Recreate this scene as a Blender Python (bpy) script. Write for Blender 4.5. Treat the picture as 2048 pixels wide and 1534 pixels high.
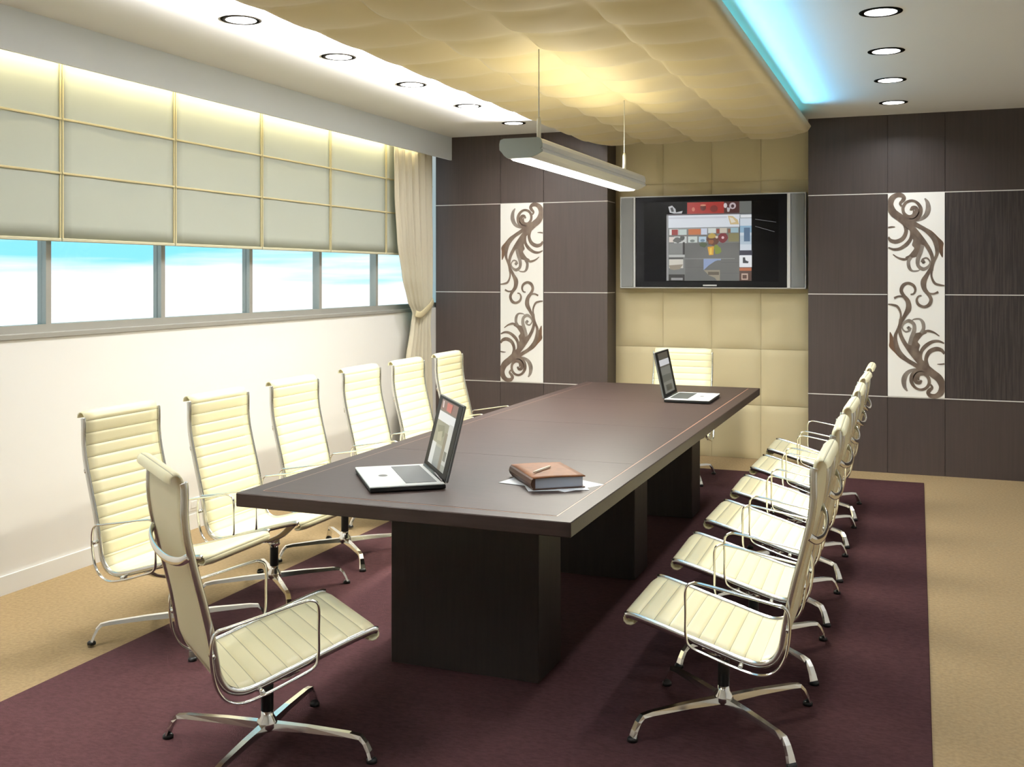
import bpy, math, random
from mathutils import Vector, Matrix
random.seed(7)
C = bpy.context.scene
for o in list(bpy.data.objects): bpy.data.objects.remove(o)
PI = math.pi

# ---------------------------------------------------------------- camera
cam = bpy.data.cameras.new('camera'); co = bpy.data.objects.new('camera', cam); C.collection.objects.link(co)
cam.sensor_width = 36; cam.lens = 2097 / 2048 * 36; cam.shift_y = -(767 - 552) / 2048
cam.clip_start = .05
co.location = (0, 0, 1.6); co.rotation_euler = (PI / 2, 0, math.atan2(811, 2097))
C.camera = co
C.view_settings.view_transform = 'Standard'; C.view_settings.look = 'None'
C.view_settings.gamma = 1; C.view_settings.use_curve_mapping = False
C.view_settings.exposure = 0.0

# ---------------------------------------------------------------- world: bright cyan sky with white cloud banks
w = bpy.data.worlds.new('sky'); C.world = w; w.use_nodes = True
nt = w.node_tree; nt.nodes.clear()
def N(t, nt_, **k):
    n = nt_.nodes.new(t)
    for a, b in k.items(): setattr(n, a, b)
    return n
out = N('ShaderNodeOutputWorld', nt); bg = N('ShaderNodeBackground', nt)
tc = N('ShaderNodeTexCoord', nt); mp = N('ShaderNodeMapping', nt); mp.inputs['Scale'].default_value = (3, 3, 40)
nz = N('ShaderNodeTexNoise', nt); nz.inputs['Scale'].default_value = 1.3; nz.inputs['Detail'].default_value = 4
sep = N('ShaderNodeSeparateXYZ', nt)
add = N('ShaderNodeMath', nt, operation='MULTIPLY_ADD'); add.inputs[1].default_value = .10; add.inputs[2].default_value = -.05
sm = N('ShaderNodeMath', nt, operation='ADD')
rp = N('ShaderNodeValToRGB', nt)
rp.color_ramp.elements[0].position = -.0; rp.color_ramp.elements[0].color = (1, 1, 1, 1)
rp.color_ramp.elements[1].position = .024; rp.color_ramp.elements[1].color = (.26, .78, 1.0, 1)
L = nt.links.new
L(tc.outputs['Generated'], mp.inputs[0]); L(mp.outputs[0], nz.inputs[0]); L(tc.outputs['Generated'], sep.inputs[0])
L(nz.outputs['Fac'], add.inputs[0]); L(add.outputs[0], sm.inputs[0]); L(sep.outputs['Z'], sm.inputs[1])
L(sm.outputs[0], rp.inputs[0]); L(rp.outputs[0], bg.inputs[0]); bg.inputs[1].default_value = 1.22
L(bg.outputs[0], out.inputs[0])

# ---------------------------------------------------------------- helpers
def srgb(*c):
    return tuple((v / 255 / 12.92 if v / 255 <= .04045 else ((v / 255 + .055) / 1.055) ** 2.4) for v in c)
def area(name, loc, rot, sx, sy, power, col, shape='RECTANGLE', spread=180, parent=None):
    l = bpy.data.lights.new(name, 'AREA'); l.shape = shape; l.size = sx
    if shape in ('RECTANGLE', 'ELLIPSE'): l.size_y = sy
    l.energy = power; l.color = col; l.spread = math.radians(spread)
    o = bpy.data.objects.new(name, l); C.collection.objects.link(o); o.location = loc; o.rotation_euler = rot
    if parent: o.parent = parent
    return o
MC = {}
def mat(name, col, rough=.5, metal=0, emit=None, es=0, noise=None, bump=None, spec=.5, sheen=0, coat=0, trans=0):
    if name in MC: return MC[name]
    m = bpy.data.materials.new(name); m.use_nodes = True; t = m.node_tree; b = t.nodes['Principled BSDF']
    b.inputs['Base Color'].default_value = (*col, 1); b.inputs['Roughness'].default_value = rough
    b.inputs['Metallic'].default_value = metal; b.inputs['Specular IOR Level'].default_value = spec
    b.inputs['Coat Weight'].default_value = coat; b.inputs['Sheen Weight'].default_value = sheen
    if emit: b.inputs['Emission Color'].default_value = (*emit, 1); b.inputs['Emission Strength'].default_value = es
    if noise or bump:
        tc = N('ShaderNodeTexCoord', t); mp = N('ShaderNodeMapping', t)
        t.links.new(tc.outputs['Object'], mp.inputs[0])
    if noise:   # (scale xyz, colour2, lo, hi)
        sc, c2, lo, hi = noise
        mp.inputs['Scale'].default_value = sc
        nz = N('ShaderNodeTexNoise', t); nz.inputs['Scale'].default_value = 1; nz.inputs['Detail'].default_value = 5
        r = N('ShaderNodeValToRGB', t); r.color_ramp.elements[0].position = lo; r.color_ramp.elements[1].position = hi
        r.color_ramp.elements[0].color = (*col, 1); r.color_ramp.elements[1].color = (*c2, 1)
        t.links.new(mp.outputs[0], nz.inputs[0]); t.links.new(nz.outputs['Fac'], r.inputs[0]); t.links.new(r.outputs[0], b.inputs['Base Color'])
    if bump:    # (scale xyz, strength, distance)
        sc, st, di = bump
        mp2 = N('ShaderNodeMapping', t); mp2.inputs['Scale'].default_value = sc
        t.links.new(tc.outputs['Object'], mp2.inputs[0])
        n2 = N('ShaderNodeTexNoise', t); n2.inputs['Scale'].default_value = 1; n2.inputs['Detail'].default_value = 3
        bp = N('ShaderNodeBump', t); bp.inputs['Strength'].default_value = st; bp.inputs['Distance'].default_value = di
        t.links.new(mp2.outputs[0], n2.inputs[0]); t.links.new(n2.outputs['Fac'], bp.inputs['Height']); t.links.new(bp.outputs[0], b.inputs['Normal'])
    if trans:
        o_ = t.nodes['Material Output']; tl = N('ShaderNodeBsdfTranslucent', t); tl.inputs[0].default_value = (*col, 1)
        mx = N('ShaderNodeMixShader', t); mx.inputs[0].default_value = trans
        t.links.new(b.outputs[0], mx.inputs[1]); t.links.new(tl.outputs[0], mx.inputs[2]); t.links.new(mx.outputs[0], o_.inputs[0])
    MC[name] = m; return m

class MB:
    """collects shapes of one mesh object"""
    def __init__(s): s.v = []; s.f = []; s.m = []; s.sm = []
    def add(s, vs, fs, mi=0, smooth=False):
        n = len(s.v); s.v += [tuple(v) for v in vs]
        for f in fs: s.f.append([n + i for i in f]); s.m.append(mi); s.sm.append(smooth)
        return s
    def box(s, x0, x1, y0, y1, z0, z1, mi=0, bev=0):
        if bev:
            b = bev; vs = []; 
            X = (x0, x1); Y = (y0, y1); Z = (z0, z1)
            idx = {}
            for i in (0, 1):
                for j in (0, 1):
                    for k in (0, 1):
                        sx, sy, sz = (1, -1)[i], (1, -1)[j], (1, -1)[k]
                        idx[i, j, k, 0] = len(vs); vs.append((X[i], Y[j] + sy * b, Z[k] + sz * b))
                        idx[i, j, k, 1] = len(vs); vs.append((X[i] + sx * b, Y[j], Z[k] + sz * b))
                        idx[i, j, k, 2] = len(vs); vs.append((X[i] + sx * b, Y[j] + sy * b, Z[k]))
            fs = []
            for i in (0, 1): fs.append([idx[i, j, k, 0] for j, k in ((0, 0), (1, 0), (1, 1), (0, 1))])
            for j in (0, 1): fs.append([idx[i, j, k, 1] for i, k in ((0, 0), (1, 0), (1, 1), (0, 1))])
            for k in (0, 1): fs.append([idx[i, j, k, 2] for i, j in ((0, 0), (1, 0), (1, 1), (0, 1))])
            for i in (0, 1):
                for j in (0, 1): fs.append([idx[i, j, 0, 0], idx[i, j, 0, 1], idx[i, j, 1, 1], idx[i, j, 1, 0]])
            for i in (0, 1):
                for k in (0, 1): fs.append([idx[i, 0, k, 0], idx[i, 0, k, 2], idx[i, 1, k, 2], idx[i, 1, k, 0]])
            for j in (0, 1):
                for k in (0, 1): fs.append([idx[0, j, k, 1], idx[0, j, k, 2], idx[1, j, k, 2], idx[1, j, k, 1]])
            for i in (0, 1):
                for j in (0, 1):
                    for k in (0, 1): fs.append([idx[i, j, k, 0], idx[i, j, k, 1], idx[i, j, k, 2]])
            return s.add(vs, fs, mi)
        vs = [(x, y, z) for x in (x0, x1) for y in (y0, y1) for z in (z0, z1)]
        return s.add(vs, [(0, 1, 3, 2), (4, 6, 7, 5), (0, 4, 5, 1), (2, 3, 7, 6), (0, 2, 6, 4), (1, 5, 7, 3)], mi)
    def sweep(s, path, w, h, up=(0, 0, 1), closed=False, n=8, mi=0, square=False, taper=None):
        """tube along path; w half width across, h half height; up = reference normal"""
        P = [Vector(p) for p in path]; m = len(P); up = Vector(up); vs = []; ws = taper or [1] * m
        for i, p in enumerate(P):
            a = P[(i - 1) % m] if (closed or i > 0) else p; b = P[(i + 1) % m] if (closed or i < m - 1) else p
            t = (b - a).normalized(); side = t.cross(up)
            if side.length < 1e-4: side = t.cross(Vector((1, 0, 0)))
            side.normalize(); u2 = side.cross(t).normalized()
            if square: prof = [(-1, -1), (1, -1), (1, 1), (-1, 1)]
            else: prof = [(math.cos(2 * PI * k / n), math.sin(2 * PI * k / n)) for k in range(n)]
            for (a_, b_) in prof: vs.append(p + side * a_ * w * ws[i] + u2 * b_ * h * ws[i])
        k = len(prof); fs = []
        for i in range(m if closed else m - 1):
            j = (i + 1) % m
            for q in range(k): fs.append((i * k + q, i * k + (q + 1) % k, j * k + (q + 1) % k, j * k + q))
        if not closed: fs.append(list(range(k))[::-1]); fs.append([(m - 1) * k + q for q in range(k)])
        return s.add(vs, fs, mi, not square)
    def lathe(s, pr, cx=0, cy=0, n=24, mi=0, smooth=True):
        vs = [(cx + r * math.cos(2 * PI * k / n), cy + r * math.sin(2 * PI * k / n), z) for r, z in pr for k in range(n)]
        fs = [(i * n + k, i * n + (k + 1) % n, (i + 1) * n + (k + 1) % n, (i + 1) * n + k) for i in range(len(pr) - 1) for k in range(n)]
        fs.append(list(range(n))[::-1]); fs.append([(len(pr) - 1) * n + k for k in range(n)])
        return s.add(vs, fs, mi, smooth)
    def grid(s, nu, nv, fn, mi=0, smooth=True, mif=None):
        vs = [fn(i / nu, j / nv) for i in range(nu + 1) for j in range(nv + 1)]
        n = len(s.v); s.v += [tuple(v) for v in vs]
        for i in range(nu):
            for j in range(nv):
                a = n + i * (nv + 1) + j; s.f.append([a, a + 1, a + nv + 2, a + nv + 1]); s.m.append(mif(i, j) if mif else mi); s.sm.append(smooth)
        return s
    def prism(s, pts, y0, y1, axis='Y', mi=0):
        n = len(pts)
        if axis == 'Y': vs = [(a, y0, b) for a, b in pts] + [(a, y1, b) for a, b in pts]
        elif axis == 'Z': vs = [(a, b, y0) for a, b in pts] + [(a, b, y1) for a, b in pts]
        else: vs = [(y0, a, b) for a, b in pts] + [(y1, a, b) for a, b in pts]
        return s.add(vs, [list(range(n))[::-1], [n + i for i in range(n)]] + [(i, (i + 1) % n, n + (i + 1) % n, n + i) for i in range(n)], mi)
    def build(s, name, mats, parent=None, kind=None, solid=0, mod=None):
        me = bpy.data.meshes.new(name); me.from_pydata(s.v, [], s.f)
        if not isinstance(mats, (list, tuple)): mats = [mats]
        for m in mats: me.materials.append(m)
        for i, p in enumerate(me.polygons): p.material_index = s.m[i]; p.use_smooth = s.sm[i]
        import bmesh
        b = bmesh.new(); b.from_mesh(me); bmesh.ops.recalc_face_normals(b, faces=b.faces); b.to_mesh(me); b.free()
        o = bpy.data.objects.new(name, me); C.collection.objects.link(o)
        if parent: o.parent = parent
        if kind: o['kind'] = kind
        if solid:
            q = o.modifiers.new('solid', 'SOLIDIFY'); q.thickness = solid; q.offset = 0
        return o
def tag(o, label, cat, group=None, kind=None):
    o['label'] = label; o['category'] = cat
    if group: o['group'] = group
    if kind: o['kind'] = kind
    return o
def empty(name, loc=(0, 0, 0), rz=0):
    o = bpy.data.objects.new(name, None); C.collection.objects.link(o); o.location = loc; o.rotation_euler = (0, 0, rz); o.empty_display_size = .1
    return o
def copy_tree(o, parent=None):
    c = o.copy(); C.collection.objects.link(c)
    if parent: c.parent = parent
    for ch in list(o.children): copy_tree(ch, c)
    return c
def catmull(P, n=6, closed=False):
    out = []; m = len(P); P = [Vector(p) for p in P]
    for i in range(m if closed else m - 1):
        g = lambda k: P[k % m] if closed else P[max(0, min(m - 1, k))]
        p0, p1, p2, p3 = g(i - 1), g(i), g(i + 1), g(i + 2)
        for j in range(n):
            t = j / n
            out.append(.5 * ((2 * p1) + (p2 - p0) * t + (2 * p0 - 5 * p1 + 4 * p2 - p3) * t * t + (3 * p1 - p0 - 3 * p2 + p3) * t ** 3))
    if not closed: out.append(P[-1])
    return out

# ---------------------------------------------------------------- materials
M_white = mat('white_paint', (.80, .79, .76), .7)
M_ceil = mat('ceiling_paint', (.80, .80, .79), .8)
M_valance = mat('valance_paint', (.72, .77, .82), .6)
M_carpet = mat('tan_carpet', srgb(158, 136, 102), .95, noise=((60, 60, 60), srgb(142, 122, 91), .35, .7), bump=((300, 300, 300), .3, .004), spec=.1)
M_rug = mat('wine_rug', srgb(71, 47, 48), .95, noise=((45, 90, 45), srgb(58, 38, 40), .35, .7), bump=((200, 400, 200), .4, .005), spec=.05)
M_clad = mat('dark_wood', srgb(73, 63, 59), .45, noise=((60, 60, 2), srgb(66, 58, 54), .35, .7), bump=((160, 160, 3), .1, .002), spec=.35)
M_rib = mat('ribbed_dark_wood', srgb(68, 60, 57), .5, noise=((110, 110, 4), srgb(52, 46, 44), .4, .6), bump=((110, 110, 2), .5, .004), spec=.3)
M_line = mat('pale_metal_line', srgb(215, 212, 205), .4)
M_gold = mat('gold_fabric', srgb(198, 182, 136), .6, sheen=.3, spec=.3)
M_tile = mat('khaki_upholstery', srgb(200, 187, 150), .55, sheen=.2, spec=.35)
M_blind = mat('blind_fabric', srgb(196, 199, 186), .9, trans=.3, spec=.1)
M_batten = mat('blind_seam', srgb(196, 184, 144), .8, trans=.1, spec=.1)
M_curtain = mat('curtain_fabric', srgb(216, 208, 186), .8, sheen=.3, trans=.25, spec=.2)
M_alu = mat('window_aluminium', srgb(160, 158, 150), .4, .3)
M_chrome = mat('chrome', (.86, .86, .84), .13, 1)
M_railc = mat('polished_rail', (.78, .79, .76), .22, 1)
M_leather = mat('cream_leather', srgb(236, 228, 190), .42, spec=.45, bump=((120, 120, 120), .05, .002))
M_seam = mat('cream_seam', srgb(176, 170, 140), .6)
M_black = mat('black_plastic', (.012, .012, .012), .35, spec=.3)
M_bezel = mat('matt_black_frame', (.006, .006, .007), .5, spec=.08)
M_table = mat('wenge_wood', srgb(55, 44, 40), .42, noise=((3, 90, 90), srgb(47, 38, 35), .35, .7), spec=.12)
M_ped = mat('wenge_pedestal', srgb(44, 37, 34), .5, noise=((60, 60, 4), srgb(36, 30, 28), .35, .7), spec=.3)
M_inlay = mat('inlay_line', srgb(150, 112, 92), .4)
M_silver = mat('silver_plastic', srgb(200, 202, 204), .35, .2)
M_grille = mat('speaker_cloth', srgb(122, 124, 124), .8)
M_scroll = mat('scroll_umber', srgb(92, 76, 64), .6, noise=((14, 14, 9), srgb(122, 106, 92), .4, .65))
M_scroll2 = mat('scroll_grey', srgb(142, 132, 122), .6, noise=((14, 14, 9), srgb(110, 98, 88), .4, .65))
M_scroll3 = mat('scroll_brown', srgb(104, 76, 54), .6, noise=((14, 14, 9), srgb(86, 66, 50), .4, .65))
M_board = mat('white_board', srgb(238, 236, 230), .5)
M_lamp = mat('lamp_lens', (1, 1, 1), .4, emit=(1, .99, .95), es=6)
M_tube = mat('tube_diffuser', (1, 1, 1), .4, emit=(1, .98, .9), es=5)
M_fix = mat('brushed_fixture', srgb(208, 211, 214), .36, .25)
M_trimring = mat('lamp_ring', (.010, .009, .007), 1, spec=0)
WARM = (1, .87, .62); WW = (1, .95, .82)
# glass pane: mostly clear with a faint reflection
gm = bpy.data.materials.new('clear_glass'); gm.use_nodes = True; t = gm.node_tree; t.nodes.clear()
o_ = N('ShaderNodeOutputMaterial', t); tr = N('ShaderNodeBsdfTransparent', t); gl = N('ShaderNodeBsdfGlossy', t); gl.inputs['Roughness'].default_value = .02
mx = N('ShaderNodeMixShader', t); mx.inputs[0].default_value = .02
t.links.new(tr.outputs[0], mx.inputs[1]); t.links.new(gl.outputs[0], mx.inputs[2]); t.links.new(mx.outputs[0], o_.inputs[0])

# ================================================================ ROOM
XL, XR, YB, YR, ZC = -4.28, 3.0, 9.05, -1.6, 2.91
YA = 9.30                       # alcove wall
MB().box(XL - .3, XR + .2, YR - .2, YA + .2, -.1, 0).build('floor', M_carpet, kind='structure')
MB().box(XL - .3, XR + .2, YR - .2, YA + .2, ZC, ZC + .1).build('ceiling', M_ceil, kind='structure')
SILL, HEAD = 1.30, 2.80
MB().box(XL - .2, XL, YR, 9.38, 0, SILL).box(XL - .2, XL, YR, 9.38, HEAD, ZC).box(XL - .2, XL, 9.352, 9.38, SILL, HEAD).box(XL - .2, XL, YR, 1.588, SILL, HEAD).build('wall_left', M_white, kind='structure')
MB().box(XR, XR + .15, YR, YB + .3, 0, ZC).build('wall_right', M_white, kind='structure')
MB().box(XL - .2, XR + .15, YR - .15, YR, 0, ZC).build('wall_rear', M_white, kind='structure')
# dark panelled back wall, left and right of the alcove
zr = [0, .62, 1.45, 2.27, ZC]
def clad(cols, ribcols=()):
    b = MB(); b.box(cols[0], cols[-1], YB + .012, YA + .1, 0, ZC)
    for i in range(len(cols) - 1):
        for j in range(4):
            g = .0015
            x1 = cols[i + 1] - (g if i < len(cols) - 2 else 0); x0 = cols[i] + (g if i else 0)
            b.box(x0, x1, YB, YB + .014, zr[j], zr[j + 1], mi=1 if (cols[i] in ribcols and 0 < j < 3) else 0, bev=.001)
    return b
clad([XL + .002, -3.615, -3.19, -2.585]).build('wall_back', [M_clad, M_rib], kind='structure')
clad([-.85, -.227, .205, .90, 1.6, 2.3, XR], (.205, .90, 1.6, 2.3)).build('wall_back', [M_clad, M_rib], kind='structure')
n = 1
for z in (.62, 1.45, 2.27):
    b = MB()
    segs = [(XL, -2.583), (-.852, XR)]
    if z == 1.45: segs = [(XL, -3.617), (-3.187, -2.583), (-.852, -.229), (.207, XR)]
    for a, c in segs: b.box(a, c, YB - .0035, YB + .002, z - .0035, z + .0035)
    for a, c in ((-2.585, -2.582), (-.853, -.85)): b.box(a, c, YB - .0035, YA - .01, z - .0035, z + .0035)
    b.build('trim_%d' % n, M_line, kind='structure'); n += 1
# alcove: pillowed upholstered squares
xt = [-2.585, -2.143, -1.705, -1.275, -.85]; zt = [0, .47, .96, 1.45, 1.94, 2.43, ZC]
b = MB(); b.box(-2.585, -.85, YA + .03, YA + .1, 0, ZC)
for i in range(4):
    for j in range(6):
        def fn(u, v, i=i, j=j):
            e = min(u, 1 - u, v, 1 - v)
            # each square bulges most towards its upper left
            hgt = .014 + .018 * (1 - (2 * u - 1) ** 2) * (1 - (2 * v - 1) ** 2) ** .7
            if e == 0: hgt = .006
            return (xt[i] + .0015 + (xt[i + 1] - xt[i] - .003) * u, YA + .03 - hgt, zt[j] + .0015 + (zt[j + 1] - zt[j] - .003) * v)
        us = 14
        b.grid(us, us, fn)
b.build('wall_alcove', M_tile, kind='structure')
# skirting, socket
MB().box(XL, XL + .012, YR, YB, 0, .095).build('baseboard_left', mat('skirting_paint', (.82, .82, .80), .4), kind='structure')
MB().box(XR - .012, XR, YR, YB, 0, .095).build('baseboard_right', MC['skirting_paint'], kind='structure')
sk = empty('wall_socket', (XL, 5.47, .155))
MB().box(0, .008, -.06, .06, -.04, .04, bev=.002).build('plate', M_white, sk)
MB().box(.008, .012, -.035, .035, -.022, .022, bev=.0015).build('socket_face', MC['skirting_paint'], sk)
tag(sk, 'small white socket plate low on the white window wall', 'socket')
# windows
PITCH = .908; y0 = 4.312 - 3 * PITCH
for k in range(9):
    a = y0 + k * PITCH; c = min(a + PITCH, 9.35)
    fr = empty('window_%d' % (k + 1), (XL - .06, a, 0)); fr['kind'] = 'structure'
    ln = c - a
    f = MB().box(-.03, .03, -.018 if k else 0, .018, SILL, HEAD).box(-.03, .03, .018, ln - .018 if k < 8 else ln, SILL, SILL + .045)
    f.box(-.03, .03, .018, ln - .018 if k < 8 else ln, HEAD - .04, HEAD)
    if k == 8: f.box(-.03, .03, ln - .01, ln, SILL + .045, HEAD - .04)
    f.build('window_frame', M_alu, fr)
    MB().box(-.004, .004, .018, ln - (.018 if k < 8 else .01), SILL + .045, HEAD - .04).build('pane', gm, fr)
MB().box(XL - .02, XL + .012, 1.588, 8.72, SILL - .025, SILL + .004, bev=.003).build('trim_4', M_alu, kind='structure')
# valance board hiding the cove strip
VX = -4.11
MB().box(VX - .02, VX, YR, YB, 2.695, ZC).build('trim_5', M_valance, kind='structure')
tag(MB().box(XL + .035, XL + .055, .3, 8.6, 2.86, 2.875).build('light_strip', mat('strip', (1, 1, 1), .5, emit=(1, .93, .7), es=4)),
    'warm light strip hidden behind the grey valance above the blinds', 'light')
area('valance_glow', (-4.145, 4.3, 2.765), (0, math.radians(48), 0), .02, 8.2, 30, (1, .88, .56))

# ================================================================ BLINDS
pos = ['leftmost', 'second', 'third', 'fourth', 'fifth']
bl = empty('roman_blind', (-4.228, 3.404, 0))
W = PITCH - .008
def blind_fn(u, v):
    zz = 2.82 - (2.82 - 1.80) * u
    return (.004 * math.sin(v * PI) + .003 * math.sin(v * 9) , 0.004 + W * v, zz)
MB().grid(14, 12, blind_fn).build('fabric', M_blind, bl, solid=.003)
for z in (2.43, 2.143):
    MB().box(.006, .013, .004, .004 + W, z - .006, z + .006, bev=.002).build('seam', M_batten, bl)
MB().box(-.006, .012, .004, .004 + W, 1.782, 1.800, bev=.003).build('hem_bar', mat('hem', srgb(186, 182, 154), .7), bl)
for yy in (.004, W - .006):
    MB().box(.004, .009, yy, yy + .010, 1.80, 2.82).build('side_binding', M_batten, bl)
labs = ['leftmost cream roman blind, cut off by the left edge of the photo', 'cream roman blind, second from the left, widest one seen in full', 'cream roman blind, third from the left over the window strip',
        'cream roman blind, fourth from the left over the window strip', 'cream roman blind, fifth from the left, next before the curtained one', 'cream roman blind at the right end, partly behind the tied curtain']
for k in range(6):
    o = bl if k == 0 else copy_tree(bl)
    o.location.y = 3.404 + k * PITCH
    tag(o, labs[k], 'blind', 'roman blinds over the window strip')
for k in (2, 1):   # the same blinds go on beyond the left edge
    o = copy_tree(bl); o.location.y = 3.404 - k * PITCH
    tag(o, 'cream roman blind beyond the left edge of the photo', 'blind', 'roman blinds beyond the frame')

# ================================================================ CURTAIN
cu = empty('curtain', (-4.170, 8.4, 0))
keys = [(2.80, 7.97, 8.68, .028), (2.3, 7.98, 8.69, .03), (1.9, 8.03, 8.70, .032), (1.6, 8.13, 8.70, .03), (1.38, 8.24, 8.70, .025), (1.27, 8.34, 8.69, .02),
        (1.15, 8.31, 8.66, .024), (.87, 8.22, 8.68, .03), (.4, 8.14, 8.70, .034), (.02, 8.10, 8.72, .036)]
def kinterp(z):
    for a, b_ in zip(keys, keys[1:]):
        if a[0] >= z >= b_[0]:
            t = (a[0] - z) / (a[0] - b_[0]); t = t * t * (3 - 2 * t) * .5 + t * .5
            return [a[i] + (b_[i] - a[i]) * t for i in (1, 2, 3)]
    return keys[-1][1:]
def cur(u, v):
    z = 2.80 - 2.78 * u; l, r, am = kinterp(z)
    y = l + (r - l) * v + .006 * math.sin(v * 40)
    x = am * math.sin(v * 2 * PI * 5.5) + .35 * am * math.sin(v * 2 * PI * 11 + 2 + u * 2) + .004 * math.sin(u * 5)
    return (x * .85, y - 8.4, z)
MB().grid(60, 130, cur).build('fabric', M_curtain, cu, solid=.003)
tb = catmull([(.03, -.06, 1.27), (.05, .0, 1.255), (.045, .12, 1.29), (.04, .24, 1.34), (.02, .31, 1.385), (-.06, .325, 1.40), (-.15, .325, 1.40)], 5)
MB().sweep(tb, .03, .006, up=(1, 0, .0), n=10).build('tieback', mat('tieback_fabric', srgb(196, 184, 148), .7), cu)
MB().sweep([(-.175, .325, 1.40), (-.15, .325, 1.40)], .012, .012, n=10).build('hook', M_silver, cu)
tag(cu, 'beige curtain gathered by a tieback at the end of the windows', 'curtain')

# ================================================================ CANOPY
cx0, cx1, cyf, cyb = -2.71, -.80, -.4, 9.04
ZB = 2.745
seams = [cx0, -2.25, -1.795, -1.335, cx1]
def soft(d, r):   # upturned edge
    return 0 if d >= r else r - math.sqrt(max(0, r * r - (r - d) ** 2))
def can(u, v):
    x = cx0 + (cx1 - cx0) * u; y = cyf + (cyb - cyf) * v
    # rounded plan corners at the far end
    R = .34
    for s_, ex in ((-1, cx0), (1, cx1)):
        dx = (x - (ex - s_ * R)) * s_; dy = y - (cyb - R)
        if dx > 0 and dy > 0:
            d = math.hypot(dx, dy)
            m_ = max(dx, dy)
            if d > 0: x = ex - s_ * R + s_ * dx * m_ / d; y = cyb - R + dy * m_ / d
    dedge = min(x - cx0, cx1 - x, cyb - y)
    dx = max(0, abs(x - (cx0 + cx1) / 2) - ((cx1 - cx0) / 2 - R)); dy = max(0, y - (cyb - R))
    if dx > 0 and dy > 0: dedge = R - math.hypot(dx, dy)
    dedge = max(0, dedge)
    up = soft(dedge, .05)
    uu = u * (cx1 - cx0) + cx0
    k = 0
    for i in range(4):
        if seams[i] <= uu <= seams[i + 1]: k = i
    a = (uu - seams[k]) / (seams[k + 1] - seams[k]); yy = (cyf + (cyb - cyf) * v - 3.93) / .44; c = yy - math.floor(yy)
    pil = (1 - (2 * a - 1) ** 2)
    lon = (4 * c * (1 - c)) ** .8
    saw = .016 * (a - .5) * math.sin(PI * c)
    z = ZB + .058 - .038 * pil * (.3 + .7 * lon) - .016 * lon + saw * 2.6
    fade = min(1, dedge / .10)
    return (x, y, (ZB + .012) * (1 - fade) + z * fade + up)
cn = empty('ceiling_canopy', (0, 0, 0))
MB().grid(96, 22 * 12, can).build('quilted_panel', M_gold, cn, solid=.006)
MB().box(cx0 + .12, cx1 - .12, cyf + .05, cyb - .35, ZB + .068, ZB + .078).build('backing_board', M_white, cn)
for yy in (1, 3, 5, 7, 8.5):
    for xx in (-2.3, -1.2):
        MB().lathe([(.008, ZB + .06), (.008, ZC)], xx, yy, 10).build('hanger', M_chrome, cn)
tag(cn, 'long gold quilted fabric canopy hung under the ceiling above the table', 'canopy')
# concealed strips on top of the canopy: warm white towards the windows, cyan towards the right
ls = MB().box(cx0 + .10, cx0 + .13, cyf + .2, cyb - .5, ZB + .079, ZB + .092).build('warm_strip', mat('warm_led', (1, 1, 1), .5, emit=(1, .95, .8), es=3), cn)
rs = MB().box(cx1 - .13, cx1 - .10, cyf + .2, cyb - .5, ZB + .079, ZB + .092).build('blue_strip', mat('blue_led', (.4, .9, 1), .5, emit=(.1, .75, 1), es=3), cn)
area('canopy_warm_glow', (cx0 + .03, 4.2, ZB + .072), (0, math.radians(180 - 66), 0), .03, 8.0, 700, (1, .975, .96), spread=39)
area('canopy_blue_glow', (cx1 - .03, 4.2, ZB + .072), (0, math.radians(180 + 62), 0), .03, 8.0, 26, (.13, .58, 1), spread=110)

# ================================================================ DOWNLIGHTS
dl = empty('recessed_downlight', (0, 0, ZC))
rg = MB(); n = 32
prof = [(.078, -.0005), (.104, -.0005), (.103, -.0025), (.095, -.0036), (.078, -.0036)]
vs = [(r * math.cos(2 * PI * k / n), r * math.sin(2 * PI * k / n), z) for r, z in prof for k in range(n)]
rg.add(vs, [(i * n + k, i * n + (k + 1) % n, ((i + 1) % 5) * n + (k + 1) % n, ((i + 1) % 5) * n + k) for i in range(5) for k in range(n)], 0, True)
rg.build('ring', M_trimring, dl)
MB().lathe([(.0785, -.0005), (.0785, -.0028)], n=32, smooth=False).build('lens', M_lamp, dl)
on = ['nearest the camera', 'second from the camera', 'third from the camera', 'fourth from the camera', 'farthest, just before the dark wall']
spots = []
for k in range(5): spots.append((-3.225, 4.50 + .97 * k, 'round recessed ceiling light in the left row, ' + on[k], 'left row of ceiling lights'))
for k in range(4): spots.append((-.17, 5.51 + .97 * k, 'round recessed ceiling light in the right row, ' + (on[k] if k < 3 else on[4]), 'right row of ceiling lights'))
for k in range(1, 6): spots.append((-3.225, 4.50 - .97 * k, None, 0))
for k in range(1, 7): spots.append((-.17, 5.51 - .97 * k, None, 0))
for k in range(8): spots.append((2.2, 8.42 - 1.2 * k, None, 1))
for i, (x, y, lb, g) in enumerate(spots):
    o = dl if i == 0 else copy_tree(dl)
    o.location = (x, y, ZC)
    if lb: tag(o, lb, 'ceiling light', g)
    else: tag(o, 'round recessed ceiling light outside the photo', 'ceiling light', 'ceiling lights outside the photo')
    area('downlight_beam', (x, y, ZC - .012), (0, 0, 0), .16, .16, 11 if lb else 5.5, (.97, .98, 1), 'DISK', spread=150)

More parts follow.
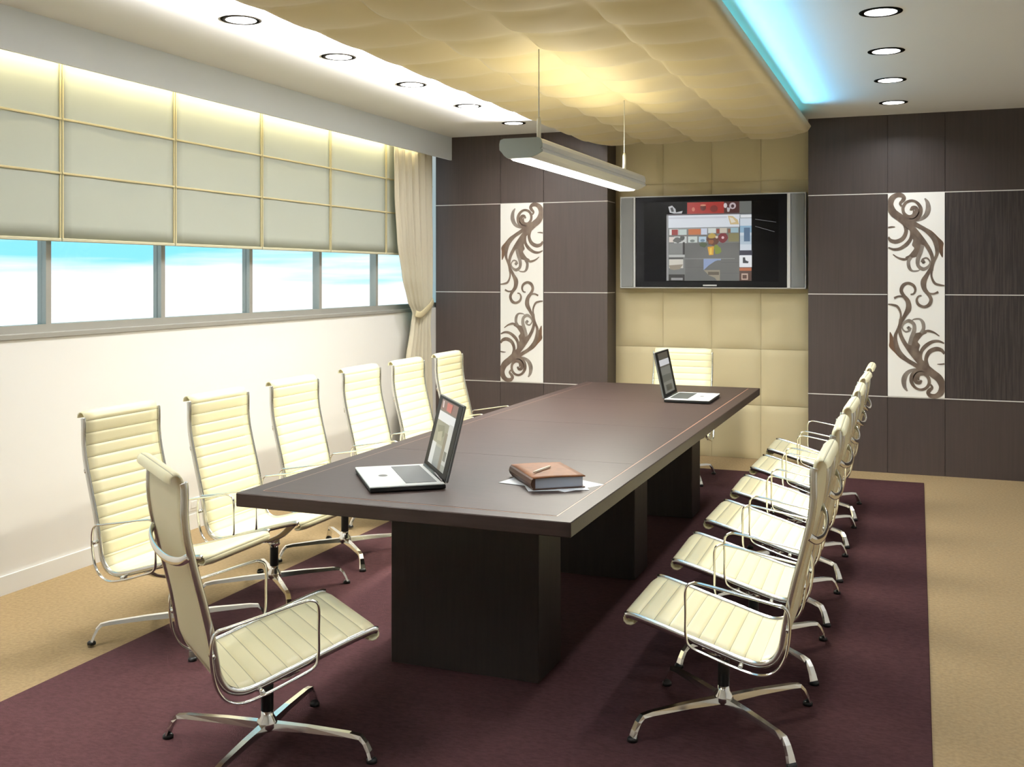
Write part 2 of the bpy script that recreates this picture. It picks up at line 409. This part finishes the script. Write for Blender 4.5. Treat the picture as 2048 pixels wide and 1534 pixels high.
# ================================================================ PENDANT
FX = -1.87; FZ = 2.25; Fy0, Fy1 = 4.95, 7.15
pe = empty('pendant_light', (FX, Fy0, 2.195))
prof = [(-.113, .075), (-.108, .095), (-.09, .102), (.095, .102), (.108, .094), (.114, .075), (.114, .052), (.108, .049), (.108, .044), (.116, .041), (.116, .030), (.085, .014), (.052, .002), (-.072, .002), (-.088, .016), (-.098, .03), (-.112, .045)]
MB().prism(prof, .012, Fy1 - Fy0 - .05).build('housing', M_fix, pe)
MB().prism([(a * 1.01, b_ if b_ > .01 else b_ + .001) for a, b_ in prof], 0, .012).build('end_cap', mat('cap_grey', srgb(138, 148, 146), .5, .2), pe)
ec = MB()
L_ = Fy1 - Fy0 - .05
rings = []
for q in range(6):
    t = q / 5 * PI / 2; sc = math.cos(t) * .55 + .45; yy = L_ + .05 * math.sin(t)
    rings.append([(a * sc, yy, .05 + (b_ - .05) * sc) for a, b_ in prof])
vs = [p for r in rings for p in r]; k_ = len(prof)
ec.add(vs, [(i * k_ + q, i * k_ + (q + 1) % k_, (i + 1) * k_ + (q + 1) % k_, (i + 1) * k_ + q) for i in range(5) for q in range(k_)] + [[5 * k_ + q for q in range(k_)]], 0, True)
ec.build('end_cap', M_fix, pe)
MB().prism([(-.070, .003), (-.058, -.006), (.038, -.006), (.050, .003)], .05, L_ - .03).build('diffuser', M_tube, pe)
for yy in (5.04 - Fy0, 6.71 - Fy0):
    rz_ = 0
    MB().lathe([(.0032, .10), (.0032, ZB - 2.195 + .012)], .068, yy, 10).build('suspension_rod', M_fix, pe)
    MB().lathe([(.011, .101), (.011, .20), (.006, .215)], .068, yy, 14).build('rod_sleeve', mat('sleeve', srgb(220, 220, 212), .35, .3), pe)
tag(pe, 'long silver linear lamp hanging from the gold canopy on two rods', 'pendant light')
area('pendant_down', (FX - .01, 6.05, 2.185), (0, 0, 0), .11, 2.0, 104, (1, .965, .84), spread=170)
area('pendant_up', (FX, 6.05, 2.305), (PI, 0, 0), .12, 1.9, 11, (1, .93, .72))

# ================================================================ RUG
tag(MB().box(-3.197, .047, .9, 8.66, .0005, .010, bev=.003).build('area_rug', M_rug), 'large dark wine red rug under the conference table', 'rug')

# ================================================================ TABLE
tb_ = empty('conference_table', (-1.70, 5.45, 0))
tx, ty0, ty1 = .65, 3.245 - 5.45, 7.63 - 5.45
MB().box(-tx, tx, ty0, ty1, .748, .7985, bev=.003).build('tabletop', M_table, tb_)
# inlay and top fields
i1 = .07
MB().box(-tx + i1, tx - i1, ty0 + i1, ty1 - i1, .7980, .7992).build('inlay', M_inlay, tb_)
ys = [ty0 + i1, 4.345 - 5.45, 5.44 - 5.45, 6.54 - 5.45, ty1 - i1]
for k in range(4):
    MB().box(-tx + i1 + .005, tx - i1 - .005, ys[k] + (.005 if k == 0 else .0012), ys[k + 1] - (.005 if k == 3 else .0012), .7985, .8000).build('top_panel', M_table, tb_)
for y in (3.85, 5.34, 6.83):
    MB().box(-.323, .323, y - 5.45, y + .27 - 5.45, .0103, .748, bev=.003).build('pedestal', M_ped, tb_)
tag(tb_, 'long dark wenge conference table on three slab pedestals', 'table')

# ================================================================ CHAIR
def chair_proto():
    r = empty('office_chair', (0, 0, 0))
    prof = catmull([Vector((a, b_, 0)) for a, b_ in [(.268, .392), (.285, .386), (.300, .394), (.303, .408), (.294, .420), (.272, .421), (.20, .403), (.10, .374), (0, .345), (-.10, .316), (-.155, .308), (-.20, .325), (-.228, .370),
               (-.240, .43), (-.252, .50), (-.270, .58), (-.290, .66), (-.307, .73), (-.322, .80), (-.330, .87), (-.330, .935), (-.332, .965), (-.342, .987), (-.358, .992), (-.370, .982), (-.372, .968)]], 12)
    S = [0]
    for a, b_ in zip(prof, prof[1:]): S.append(S[-1] + (b_ - a).length)
    tot = S[-1]
    def at(s):
        for i in range(len(S) - 1):
            if S[i + 1] >= s:
                t = (s - S[i]) / max(1e-9, S[i + 1] - S[i]); return prof[i].lerp(prof[i + 1], t), (prof[i + 1] - prof[i]).normalized()
        return prof[-1], (prof[-1] - prof[-2]).normalized()
    def strip(s0, s1, hw, th):
        st = []; s = s0
        pitch = .0535; k = math.floor(s0 / pitch)
        marks = []
        while k * pitch <= s1:
            for d in (-.004, -.0012, .0012, .004, .0135, .027, .040):
                q = k * pitch + d
                if s0 < q < s1: marks.append((q, abs(d) < .002))
            k += 1
        marks = [(s0, False)] + marks + [(s1, False)]
        b = MB(); NX = 8; rows = []
        for q, g in marks:
            p, t = at(q); nn = Vector((-t.y, t.x, 0))     # outer/inner normal
            d = abs((q / pitch) - round(q / pitch)) * pitch
            h = th * (.86 + .14 * min(1, d / .012)) if not g else th * .62
            rows.append((p, nn, h, g))
        vs = []
        for p, nn, h, g in rows:
            for i in range(NX + 1):
                x = -hw + 2 * hw * i / NX; e = .35 if i in (0, NX) else 1
                ho = th * .95; vs.append((x, p.x + nn.x * ho * e, p.y + nn.y * ho * e))
            for i in range(NX, -1, -1):
                x = -hw + 2 * hw * i / NX; e = .35 if i in (0, NX) else 1
                vs.append((x, p.x - nn.x * h * e, p.y - nn.y * h * e))
        K = 2 * (NX + 1)
        n0 = len(b.v); b.v += vs
        for i in range(len(rows) - 1):
            g = rows[i][3] and rows[i + 1][3]
            for q in range(K):
                b.f.append([i * K + q, i * K + (q + 1) % K, (i + 1) * K + (q + 1) % K, (i + 1) * K + q]); b.m.append(1 if g and q > NX else 0); b.sm.append(True)
        b.f.append(list(range(K))); b.m.append(0); b.sm.append(False)
        b.f.append([(len(rows) - 1) * K + q for q in range(K)]); b.m.append(0); b.sm.append(False)
        return b
    # where the seat turns into the backrest
    mid = next(S[i] for i, p in enumerate(prof) if p.x < -.225)
    strip(0, mid, .232, .0085).build('seat', [M_leather, M_seam], r)
    strip(mid, tot, .232, .0085).build('backrest', [M_leather, M_seam], r)
    core = prof[4 * 12:-4 * 12 + 2]
    for sx in (-1, 1):
        path = [(sx * .241, p.x, p.y) for p in core]
        MB().sweep(path, .0125, .0075, up=(1, 0, 0), n=10).build('side_rail', M_railc, r)
        loop = catmull([(sx * .268, a, b_) for a, b_ in [(-.205, .522), (-.10, .540), (.02, .561), (.058, .562), (.080, .540), (.081, .46), (.080, .385), (.066, .350), (.01, .328), (-.09, .297), (-.165, .284), (-.215, .305), (-.245, .355), (-.258, .43), (-.256, .49), (-.24, .515)]], 6, True)
        MB().sweep(loop, .0048, .0075, up=(1, 0, 0), closed=True, n=10).build('armrest', M_chrome, r)
        # short lugs from arm to rail are part of the arm look
        for (a, b_) in ((-.10, .304), (-.252, .44)):
            MB().sweep([(sx * .24, a, b_), (sx * .268, a, b_)], .008, .008, n=10).build('arm_bracket', M_chrome, r)
    for (a, b_, dr, nm) in ((-.318, .745, .035, 'back_brace'),):
        pts = catmull([(-.243, a, b_), (-.20, a - .018, b_ - .02), (-.08, a - .03, b_ - dr), (.08, a - .03, b_ - dr), (.20, a - .018, b_ - .02), (.243, a, b_)], 6)
        MB().sweep(pts, .007, .014, up=(0, 0, 1), n=10).build(nm, M_chrome, r)
    pts = catmull([(-.24, .01, .338), (-.17, 0, .30), (-.08, 0, .272), (0, 0, .266), (.08, 0, .272), (.17, 0, .30), (.24, .01, .338)], 6)
    MB().sweep(pts, .022, .008, up=(0, 0, 1), n=10).build('seat_support', M_chrome, r)
    MB().lathe([(.027, .262), (.030, .24), (.020, .232), (.020, .215)], n=20).build('tilt_housing', M_chrome, r)
    MB().lathe([(.017, .232), (.021, .225), (.021, .135), (.018, .130)], n=20).build('column_sleeve', M_black, r)
    MB().lathe([(.019, .140), (.022, .118), (.034, .100), (.036, .082), (.026, .068)], n=20).build('hub', M_chrome, r)
    for k in range(4):
        an = PI / 4 + k * PI / 2; ca, sa = math.cos(an), math.sin(an)
        path = [(.02, .084, .017, .013), (.15, .086, .0145, .0105), (.30, .083, .0125, .008), (.335, .079, .013, .007), (.352, .062, .0135, .006), (.366, .035, .0155, .0055), (.374, .014, .018, .005)]
        vs = []
        for i, (q, z, hw, hh) in enumerate(path):
            if i < 3: tn = Vector((1, 0, 0)); un = Vector((0, 0, 1))
            elif i == 3: un = Vector((.45, 0, .9)).normalized()
            else: un = Vector((.93, 0, .35)).normalized()
            for s1, s2 in ((-1, -.8), (1, -.8), (.75, 1), (-.75, 1)):
                X = q + un.x * hh * s2; Z = z + un.z * hh * s2; Y = hw * s1
                vs.append((X * ca - Y * sa, X * sa + Y * ca, Z))
        fs = [(i * 4 + q, i * 4 + (q + 1) % 4, (i + 1) * 4 + (q + 1) % 4, (i + 1) * 4 + q) for i in range(len(path) - 1) for q in range(4)]
        fs += [(3, 2, 1, 0), tuple((len(path) - 1) * 4 + q for q in range(4))]
        lg = MB().add(vs, fs).build('leg', M_chrome, r)
        MB().lathe([(.018, .0), (.018, .010), (.012, .016)], .374 * ca, .374 * sa, 14).build('glide', M_black, lg)
    return r
ch = chair_proto()
ZF = .0105
G1, G2 = 'chairs along the window side', 'chairs along the right side'
rows = []
ords = ['nearest the camera', 'second from the camera', 'third from the camera', 'fourth from the camera', 'fifth from the camera', 'farthest from the camera']
for k in range(6):
    rows.append((-.644, 3.755 + .733 * k, PI / 2 + (0, .02, -.015, .01, -.02, 0)[k], 'cream ribbed chair on the right side of the table, ' + ords[k], G2))
for k in range(6):
    rows.append(((-3.06, -3.02, -3.05, -3.08, -3.06, -3.07)[k], (3.83, 4.49, 5.24, 6.08, 6.72, 7.44)[k], -PI / 2 + (0, .0, .0, .0, .0, 0)[k], 'cream ribbed chair on the window side of the table, ' + ords[k], G1))
rows.append((-2.035, 2.985, math.radians(52 - 90), 'cream chair turned at an angle at the near end of the table', None))
rows.append((-1.79, 8.17, PI, 'cream chair at the far end of the table below the television', None))
for i, (x, y, rz, lb, g) in enumerate(rows):
    o = ch if i == 0 else copy_tree(ch)
    onrug = -3.197 + .3 < x
    o.location = (x, y, ZF if onrug else .0102); o.rotation_euler = (0, 0, rz); tag(o, lb, 'chair', g)

# ================================================================ TELEVISION
tv = empty('television', (-1.689, YA, 1.49))
X0, X1 = -.811, .811; H_ = .822; yb, yf = -.022, -.150
MB().box(X0, X1, yf + .012, yb, 0, H_, bev=.004).build('casing', M_silver, tv)
MB().box(-.665, .655, yf, yf + .014, .012, H_ - .012, bev=.004).build('bezel', M_bezel, tv)
MB().box(-.585, .63 - .045, yf - .002, yf + .001, .062, .765).build('screen', mat('dead_screen', (.004, .004, .005), .15, spec=.15), tv)
for a, c, s_ in ((X0 + .012, -.685, 0), (.685, X1 - .012, 1)):
    MB().box(a, c, yf + .004, yf + .014, .012, H_ - .012, bev=.004).build('speaker', M_grille, tv)
MB().box(-.683, -.665, yf - .004, yf + .013, .006, H_ - .006, bev=.003).build('speaker_edge', M_silver, tv)
MB().box(.655, .683, yf - .004, yf + .013, .006, H_ - .006, bev=.003).build('speaker_edge', M_silver, tv)
MB().box(-.06, .06, yf - .003, yf, .022, .034, bev=.001).build('badge', M_silver, tv)
# picture on the screen, a flat collage; coordinates in picture units
tmat = {}
def emc(c, s=.75):
    k = (c, s)
    if k not in tmat:
        tmat[k] = mat('screen_%d' % len(tmat), (.01, .01, .01), .3, emit=srgb(*c), es=s)
    return tmat[k]
def picture(rects, polys, conv, flat):
    """rects: x0,y0,x1,y1,colour in picture pixels; conv maps to the screen plane"""
    mats = []; b = MB(); lev = 0
    def mi(c):
        m = emc(c)
        if m not in mats: mats.append(m)
        return mats.index(m)
    for (x0, y0_, x1, y1, c) in rects:
        lev += 1; e = .0001 * lev
        b.add([flat(*conv(x, y), e) for x, y in ((x0, y0_), (x1, y0_), (x1, y1), (x0, y1))], [(0, 1, 2, 3)], mi(c))
    for pts, c in polys:
        lev += 1; e = .0001 * lev
        b.add([flat(*conv(x, y), e) for x, y in pts], [tuple(range(len(pts)))], mi(c))
    return b, mats
def ell(cx, cy, rx, ry, n=12, wob=0, seed=0):
    rr = random.Random(seed); return [(cx + rx * (1 + wob * (rr.random() - .5)) * math.cos(2 * PI * k / n), cy + ry * (1 + wob * (rr.random() - .5)) * math.sin(2 * PI * k / n)) for k in range(n)]
R_ = [(560, 280, 1305, 960, (118, 120, 118)), (560, 268, 1305, 282, (90, 84, 90)), (775, 150, 1150, 268, (170, 22, 20)), (1150, 150, 1305, 268, (70, 20, 26)), (1305, 150, 1425, 275, (104, 108, 106)),
      (566, 282, 1305, 410, (226, 232, 240)), (584, 300, 1180, 318, (206, 210, 220)), (560, 282, 580, 960, (150, 152, 152)), (1310, 280, 1425, 960, (216, 226, 236)),
      (1305, 280, 1425, 325, (170, 178, 184)), (1318, 290, 1425, 316, (236, 240, 244)), (1310, 400, 1425, 470, (150, 186, 212)), (1310, 500, 1425, 590, (188, 206, 220)), (1350, 420, 1410, 560, (92, 120, 150)),
      (1305, 650, 1432, 700, (14, 22, 58)), (1305, 702, 1428, 820, (240, 242, 246)), (1305, 822, 1425, 960, (70, 30, 16)), (1305, 828, 1425, 858, (186, 96, 50)), (1325, 885, 1390, 950, (196, 168, 150)), (1336, 900, 1378, 938, (80, 42, 28)),
      (582, 415, 1300, 425, (150, 156, 156)), (590, 425, 685, 485, (236, 236, 230)), (615, 428, 680, 485, (150, 22, 20)), (690, 428, 770, 485, (196, 210, 206)), (788, 425, 915, 485, (196, 104, 40)), (918, 420, 980, 485, (206, 214, 232)),
      (990, 420, 1070, 470, (214, 220, 216)), (1075, 430, 1105, 475, (150, 60, 40)), (1108, 420, 1180, 470, (206, 196, 180)), (1190, 430, 1215, 470, (140, 90, 60)), (1218, 418, 1295, 468, (166, 196, 206)),
      (582, 486, 980, 498, (110, 104, 100)), (588, 505, 640, 560, (230, 216, 206)), (640, 500, 770, 570, (206, 210, 206)), (785, 502, 880, 565, (206, 216, 210)), (895, 505, 970, 560, (186, 210, 226)),
      (1195, 475, 1300, 560, (138, 132, 90)), (755, 572, 1305, 960, (98, 100, 98)), (590, 575, 730, 680, (130, 132, 130)), (730, 560, 752, 690, (20, 20, 22)), (585, 690, 750, 715, (190, 192, 188)), (585, 720, 735, 735, (60, 60, 60)),
      (588, 738, 735, 830, (216, 212, 200)), (584, 895, 750, 960, (24, 24, 26)), (610, 930, 730, 955, (150, 150, 150)), (945, 735, 1120, 750, (140, 160, 200)), (945, 850, 1110, 958, (150, 142, 122)), (990, 868, 1100, 900, (90, 80, 64)), (755, 730, 1260, 735, (150, 152, 152)),
      (755, 820, 945, 824, (80, 82, 82)), (1120, 770, 1300, 774, (80, 82, 82)), (1120, 880, 1300, 884, (82, 84, 84))]
P_ = [([(580, 190), (620, 178), (655, 215), (660, 250), (730, 235), (720, 262), (640, 262), (595, 250)], (190, 192, 196)), ([(600, 205), (625, 195), (640, 240), (615, 245)], (40, 40, 44)),
      (ell(840, 222, 16, 22), (214, 130, 110)), (ell(940, 205, 30, 34), (92, 12, 14)), (ell(940, 182, 30, 9), (220, 150, 120)), (ell(1050, 220, 40, 36), (120, 14, 16)), (ell(1165, 190, 18, 26), (214, 206, 208)), (ell(1238, 195, 34, 34), (196, 180, 186)), (ell(1238, 198, 16, 18), (60, 24, 34)), ([(1180, 210), (1215, 215), (1205, 255), (1185, 255)], (190, 186, 190)),
      ([(1190, 295), (1240, 300), (1290, 340), (1302, 385), (1215, 385)], (214, 190, 140)), ([(1205, 310), (1240, 320), (1270, 360), (1225, 370)], (236, 228, 210)),
      (ell(680, 540, 45, 28, wob=.5, seed=3), (96, 98, 96)), (ell(725, 520, 28, 24, wob=.5, seed=4), (70, 74, 72)), (ell(830, 548, 26, 14), (120, 130, 126)), (ell(935, 545, 24, 14), (110, 136, 158)),
      (ell(1140, 520, 48, 50, wob=.3, seed=6), (122, 12, 34)), (ell(1140, 518, 14, 14), (230, 190, 196)), (ell(1040, 540, 62, 62, 16, .35, 7), (92, 44, 24)), (ell(1030, 500, 45, 28, 12, .4, 8), (190, 160, 70)), (ell(1078, 512, 14, 14), (214, 200, 186)), (ell(1020, 560, 30, 26, 10, .5, 9), (150, 84, 34)),
      (ell(940, 590, 40, 26, 10, .6, 10), (66, 84, 50)), (ell(1085, 640, 38, 46, 12, .6, 11), (120, 140, 30)), ([(985, 612), (1050, 605), (1045, 695), (1000, 698)], (220, 160, 20)), ([(1005, 625), (1030, 622), (1028, 688), (1008, 688)], (240, 204, 70)),
      ([(945, 735), (1120, 738), (1060, 760), (1000, 800), (958, 840), (945, 850)], (140, 160, 200)), ([(945, 850), (1000, 905), (1060, 930), (1080, 958), (945, 958)], (98, 100, 98)),
      ([(588, 800), (735, 790), (700, 840), (640, 850), (600, 840)], (150, 140, 122)), ([(1340, 722), (1362, 722), (1368, 752), (1398, 765), (1392, 782), (1340, 780)], (26, 34, 50)),
      ([(1462, 334), (1668, 368), (1668, 372), (1462, 339)], (120, 120, 124)), ([(1462, 405), (1652, 464), (1652, 469), (1462, 410)], (120, 120, 124))]
def cv(x, y):
    px = 1220 + x / 4.995; py = 370 + y / 4.995
    return (-2.252 + (px - 1290) * 1.19 / 278 + 1.689, 1.568 + (560 - py) * .690 / 163 - 1.49)
bb, mm = picture(R_, P_, cv, lambda X, Z, e: (X, yf - .0022 - e, Z))
bb.build('screen_picture', mm, tv)
tag(tv, 'wide flat television with grey side speakers on the quilted alcove wall', 'television')

# ================================================================ SCROLL PANELS
def ribbon(b, pts, mi, sc=1.0, lev=0):
    P = catmull([Vector(p) for p in pts], 6)
    vs = []
    for i, p in enumerate(P):
        a = P[max(0, i - 1)]; c = P[min(len(P) - 1, i + 1)]; t = (c - a).xy
        if t.length < 1e-6: t = Vector((1, 0))
        t.normalize(); nn = Vector((-t.y, t.x)); w_ = max(.5, p.z) * 1.3 + .8
        vs.append((p.x + nn.x * w_, p.y + nn.y * w_)); vs.append((p.x - nn.x * w_, p.y - nn.y * w_))
    return vs
strokes = [
 (1, [(240, 250, 3), (300, 250, 6), (350, 225, 11), (374, 180, 14), (370, 130, 10), (350, 98, 3)]),
 (1, [(255, 505, 8), (236, 535, 9), (240, 575, 9), (262, 600, 5), (300, 600, 3), (320, 590, 1)]),
 (1, [(435, 420, 9), (438, 480, 8), (412, 540, 6), (402, 600, 5)]),
 (0, [(185, 240, 8), (212, 285, 10), (218, 330, 10), (195, 375, 11), (150, 396, 11), (110, 388, 9), (90, 362, 5)]),
 (0, [(232, 285, 6), (256, 325, 8), (252, 375, 9), (222, 415, 10), (175, 445, 8), (130, 450, 6), (92, 436, 3)]),
 (1, [(335, 420, 10), (322, 470, 10), (302, 520, 11), (305, 565, 9), (340, 588, 9), (375, 570, 6), (388, 540, 4), (365, 512, 4), (335, 520, 4), (325, 540, 3)]),
 (1, [(350, 530, 10), (338, 540, 7), (348, 548, 3)]),
 (0, [(125, 485, 2), (160, 508, 4), (200, 520, 6), (228, 516, 5)]),
 (0, [(200, 205, 10), (240, 250, 14), (300, 285, 11), (360, 320, 11), (410, 370, 13), (432, 425, 12), (434, 485, 8), (412, 540, 7), (400, 590, 6), (398, 640, 5), (420, 685, 6), (455, 698, 5), (488, 702, 3)]),
 (0, [(185, 120, 7), (198, 105, 10), (205, 90, 9), (185, 72, 11), (150, 72, 12), (118, 95, 16), (105, 140, 18), (128, 192, 20), (180, 232, 20), (240, 285, 18), (300, 345, 14), (350, 405, 11), (388, 465, 10), (405, 520, 9), (398, 570, 8), (368, 625, 10), (342, 675, 15), (348, 725, 12), (378, 765, 9), (394, 800, 9), (380, 835, 9), (345, 850, 7), (308, 835, 7), (294, 805, 6), (305, 778, 4), (328, 772, 3)]),
 (0, [(185, 118, 8), (176, 132, 6), (188, 150, 4)]),
 (0, [(225, 240, 4), (275, 246, 9), (312, 215, 11), (322, 170, 10), (300, 130, 7), (262, 112, 6), (222, 122, 7), (198, 155, 8), (202, 195, 8), (232, 222, 9), (268, 222, 13), (293, 195, 13), (288, 165, 10), (264, 160, 8), (250, 178, 5)]),
 (0, [(268, 175, 3), (272, 192, 4), (266, 204, 3)]),
 (0, [(362, 738, 4), (385, 756, 4), (415, 758, 4), (445, 745, 5)]),
 (0, [(90, 296, 3), (115, 292, 3), (140, 292, 1)]),
]
leafs = [(0, [(250, 310), (300, 350), (340, 400), (345, 440), (325, 475), (300, 500), (262, 510), (225, 526), (214, 505), (240, 490), (262, 465), (276, 442), (260, 420), (268, 385), (248, 350)]),
         (2, [(350, 300), (400, 325), (445, 368), (480, 405), (478, 440), (476, 508), (455, 480), (440, 440), (420, 385), (385, 340)])]
def scroll_panel(x0, x1, mirror, label):
    r = empty('scroll_panel', ((x0 + x1) / 2, YB, 1.447))
    wd = x1 - x0 - .004; ht = 1.645
    MB().box(-wd / 2, wd / 2, -.006, -.0005, -ht / 2, ht / 2, bev=.0015).build('board', M_board, r)
    b = MB(); lev = [0]
    def put(vs2, faces, mi):
        for rot in (0, 1):
            lev[0] += 1; y = -.0065 - .00012 * lev[0]; vs = []
            for X, Y in vs2:
                u = (X - 289) / 402; v = (768 - Y) / 1420
                if rot: u, v = -u, -v
                if mirror: u = -u
                u = max(-.498, min(.498, u))
                vs.append((u * wd, y, v * ht))
            b.add(vs, faces, mi)
    for mi, pts in leafs:
        sm_ = catmull([Vector((*p, 0)) for p in pts], 4, True)
        put([(p.x, p.y) for p in sm_], [tuple(range(len(sm_)))], mi)
    for mi, pts in strokes:
        vs = ribbon(b, pts, mi); n_ = len(vs) // 2
        put(vs, [(2 * i, 2 * i + 1, 2 * i + 3, 2 * i + 2) for i in range(n_ - 1)], mi)
    b.build('scroll_motif', [M_scroll, M_scroll2, M_scroll3], r)
    tag(r, label, 'wall panel', 'white scroll panels on the dark wall')
scroll_panel(-3.615, -3.19, True, 'white wall panel with brown scrollwork, left of the television')
scroll_panel(-.227, .205, False, 'white wall panel with brown scrollwork, right of the television')

# ================================================================ LAPTOPS
def laptop(loc, rz, lean, label, pic):
    """local +X points to the user, hinge along Y at x = 0"""
    r = empty('laptop', loc, rz)
    D, Wd = .285, .42
    MB().box(0, D, -Wd / 2, Wd / 2, .003, .018, bev=.003).build('underside', M_black, r)
    MB().box(.004, D + .001, -Wd / 2 - .001, Wd / 2 + .001, .018, .024, bev=.002).build('palm_rest', mat('laptop_white', srgb(226, 230, 228), .35), r)
    MB().box(.028, .145, -Wd / 2 + .035, Wd / 2 - .035, .0235, .0255, bev=.0005).build('keyboard', mat('keyboard_grey', srgb(58, 62, 62), .5), r)
    MB().prism([(.205 + .018 * math.cos(a * PI / 8) * (1.0 if a % 2 else 1.0), .020 * math.sin(a * PI / 8)) for a in range(16)], .0236, .0246, 'Z').build('trackpad_button', mat('button_grey', srgb(70, 70, 66), .4), r)
    MB().sweep([(.004, -Wd / 2 + .03, .022), (.004, Wd / 2 - .03, .022)], .009, .009, n=12).build('hinge', M_black, r)
    lid = empty('lid', (0, 0, .024)); lid.parent = r; lid.rotation_euler = (0, -lean, 0)
    Hh = .295
    # lid built in the YZ plane, screen facing +X
    lm = MB().box(-.009, .002, -Wd / 2, Wd / 2, 0, Hh, bev=.003)
    l1 = lm.build('lid_shell', mat('lid_grey', srgb(96, 98, 98), .4, .3), lid)
    MB().box(.002, .0035, -Wd / 2 + .004, Wd / 2 - .004, .004, Hh - .004).build('lid_bezel', M_bezel, lid)
    conv = lambda x, y: (-Wd / 2 + .065 + x * (Wd - .13), .022 + (1 - y) * (Hh - .035))
    bb, mm = picture(pic[0], pic[1], conv, lambda Y, Z, e: (.0037 + e, Y, Z))
    bb.build('screen_picture', mm, lid)
    tag(r, label, 'laptop', 'open laptops on the table')
pic1 = ([(0, 0, 1, 1, (140, 146, 142)), (0, 0, 1, .16, (96, 16, 18)), (0, .16, 1, .18, (70, 60, 60)), (0, .18, 1, .32, (222, 226, 230)), (0, .32, .75, .66, (122, 124, 108)), (.75, .3, 1, .9, (190, 194, 194)), (0, .66, .25, 1, (206, 212, 216)),
         (.25, .7, .62, 1, (112, 124, 134)), (.62, .45, .78, 1, (96, 88, 76)), (.8, .7, .95, .84, (60, 70, 76))],
        [([(.08, .02), (.16, .02), (.2, .12), (.12, .12)], (220, 200, 200)), ([(.35, .02), (.68, .02), (.66, .15), (.38, .14)], (190, 24, 20)), ([(.1, .4), (.5, .36), (.6, .5), (.3, .62)], (84, 92, 66)), ([(.2, .5), (.45, .45), (.5, .6), (.25, .62)], (150, 152, 130))])
pic2 = ([(0, 0, 1, 1, (110, 114, 112)), (0, 0, 1, .17, (50, 50, 54)), (0, .17, 1, .32, (216, 218, 224)), (0, .32, 1, .36, (70, 70, 70)), (0, .55, 1, .72, (80, 86, 84)), (.2, .8, .8, .95, (60, 64, 62))], [])
laptop((-1.775, 3.745, .8000), math.radians(217), math.radians(14), 'open laptop with white palm rest on the near end of the table', pic1)
laptop((-1.50, 6.74, .8000), math.radians(1), math.radians(12), 'open laptop with dark lid on the far end of the table', pic2)

# ================================================================ BOOK, PEN, PAPERS
bk = empty('book', (-1.343, 3.845, .8026), math.radians(-53))   # local x along the spine, y across
th = .046
MB().box(-.142, .142, -.090, .098, .0045, th - .0045).build('pages', mat('page_block', srgb(170, 174, 184), .8), bk)
cvm = mat('tan_leather', srgb(118, 72, 36), .6, noise=((30, 30, 30), srgb(104, 62, 30), .35, .7), spec=.2)
cv2 = MB()
cv2.grid(10, 8, lambda u, v: (-.15 + .30 * u, -.100 + .205 * v, th - .003 + .004 * math.sin(v * PI) * (1 - v)))
cv2.build('cover', cvm, bk, solid=.004)
MB().box(-.15, .15, -.100, .105, 0, .004, bev=.001).build('cover', mat('dark_leather', srgb(70, 44, 30), .5), bk)
sp = [(-.098, .002), (-.106, .010), (-.110, th / 2), (-.106, th - .008), (-.098, th - .001), (-.092, th - .004), (-.092, .004)]
MB().prism(sp, -.15, .15, 'X').build('spine', MC['dark_leather'], bk)
tag(bk, 'thick tan leather covered book lying on papers on the table', 'book')
MB_pen = MB().sweep([(-.072, 0, 0), (-.066, 0, 0), (.05, 0, 0), (.066, 0, 0), (.074, 0, 0)], .0042, .0042, n=12, taper=[.3, .9, 1, 1, .4])
pn = MB_pen.build('pen', mat('pen_cream', srgb(206, 190, 168), .35)); pn.location = (-1.350, 3.81, .8026 + th + .0068); pn.rotation_euler = (0, 0, math.radians(82))
tag(pn, 'pale pen lying on top of the tan book', 'pen')
pl = [((-1.30, 3.85), -28, .0004, 'white paper sheet under the book, its corner pointing right', .30, .21), ((-1.315, 3.835), -62, .0011, 'white paper sheet under the book, sticking out at its front', .30, .23),
      ((-1.36, 3.835), -10, .0018, 'white paper sheet directly under the book, topmost of the sheets', .27, .20)]
for (x, y), a, dz, lb, l_, w_ in pl:
    b = MB().box(-l_ / 2, l_ / 2, -w_ / 2, w_ / 2, 0, .0005)
    o = b.build('paper_sheet', mat('paper', srgb(226, 230, 236), .8)); o.location = (x, y, .8000 + dz); o.rotation_euler = (0, 0, math.radians(a))
    tag(o, lb, 'paper', 'loose papers under the book')
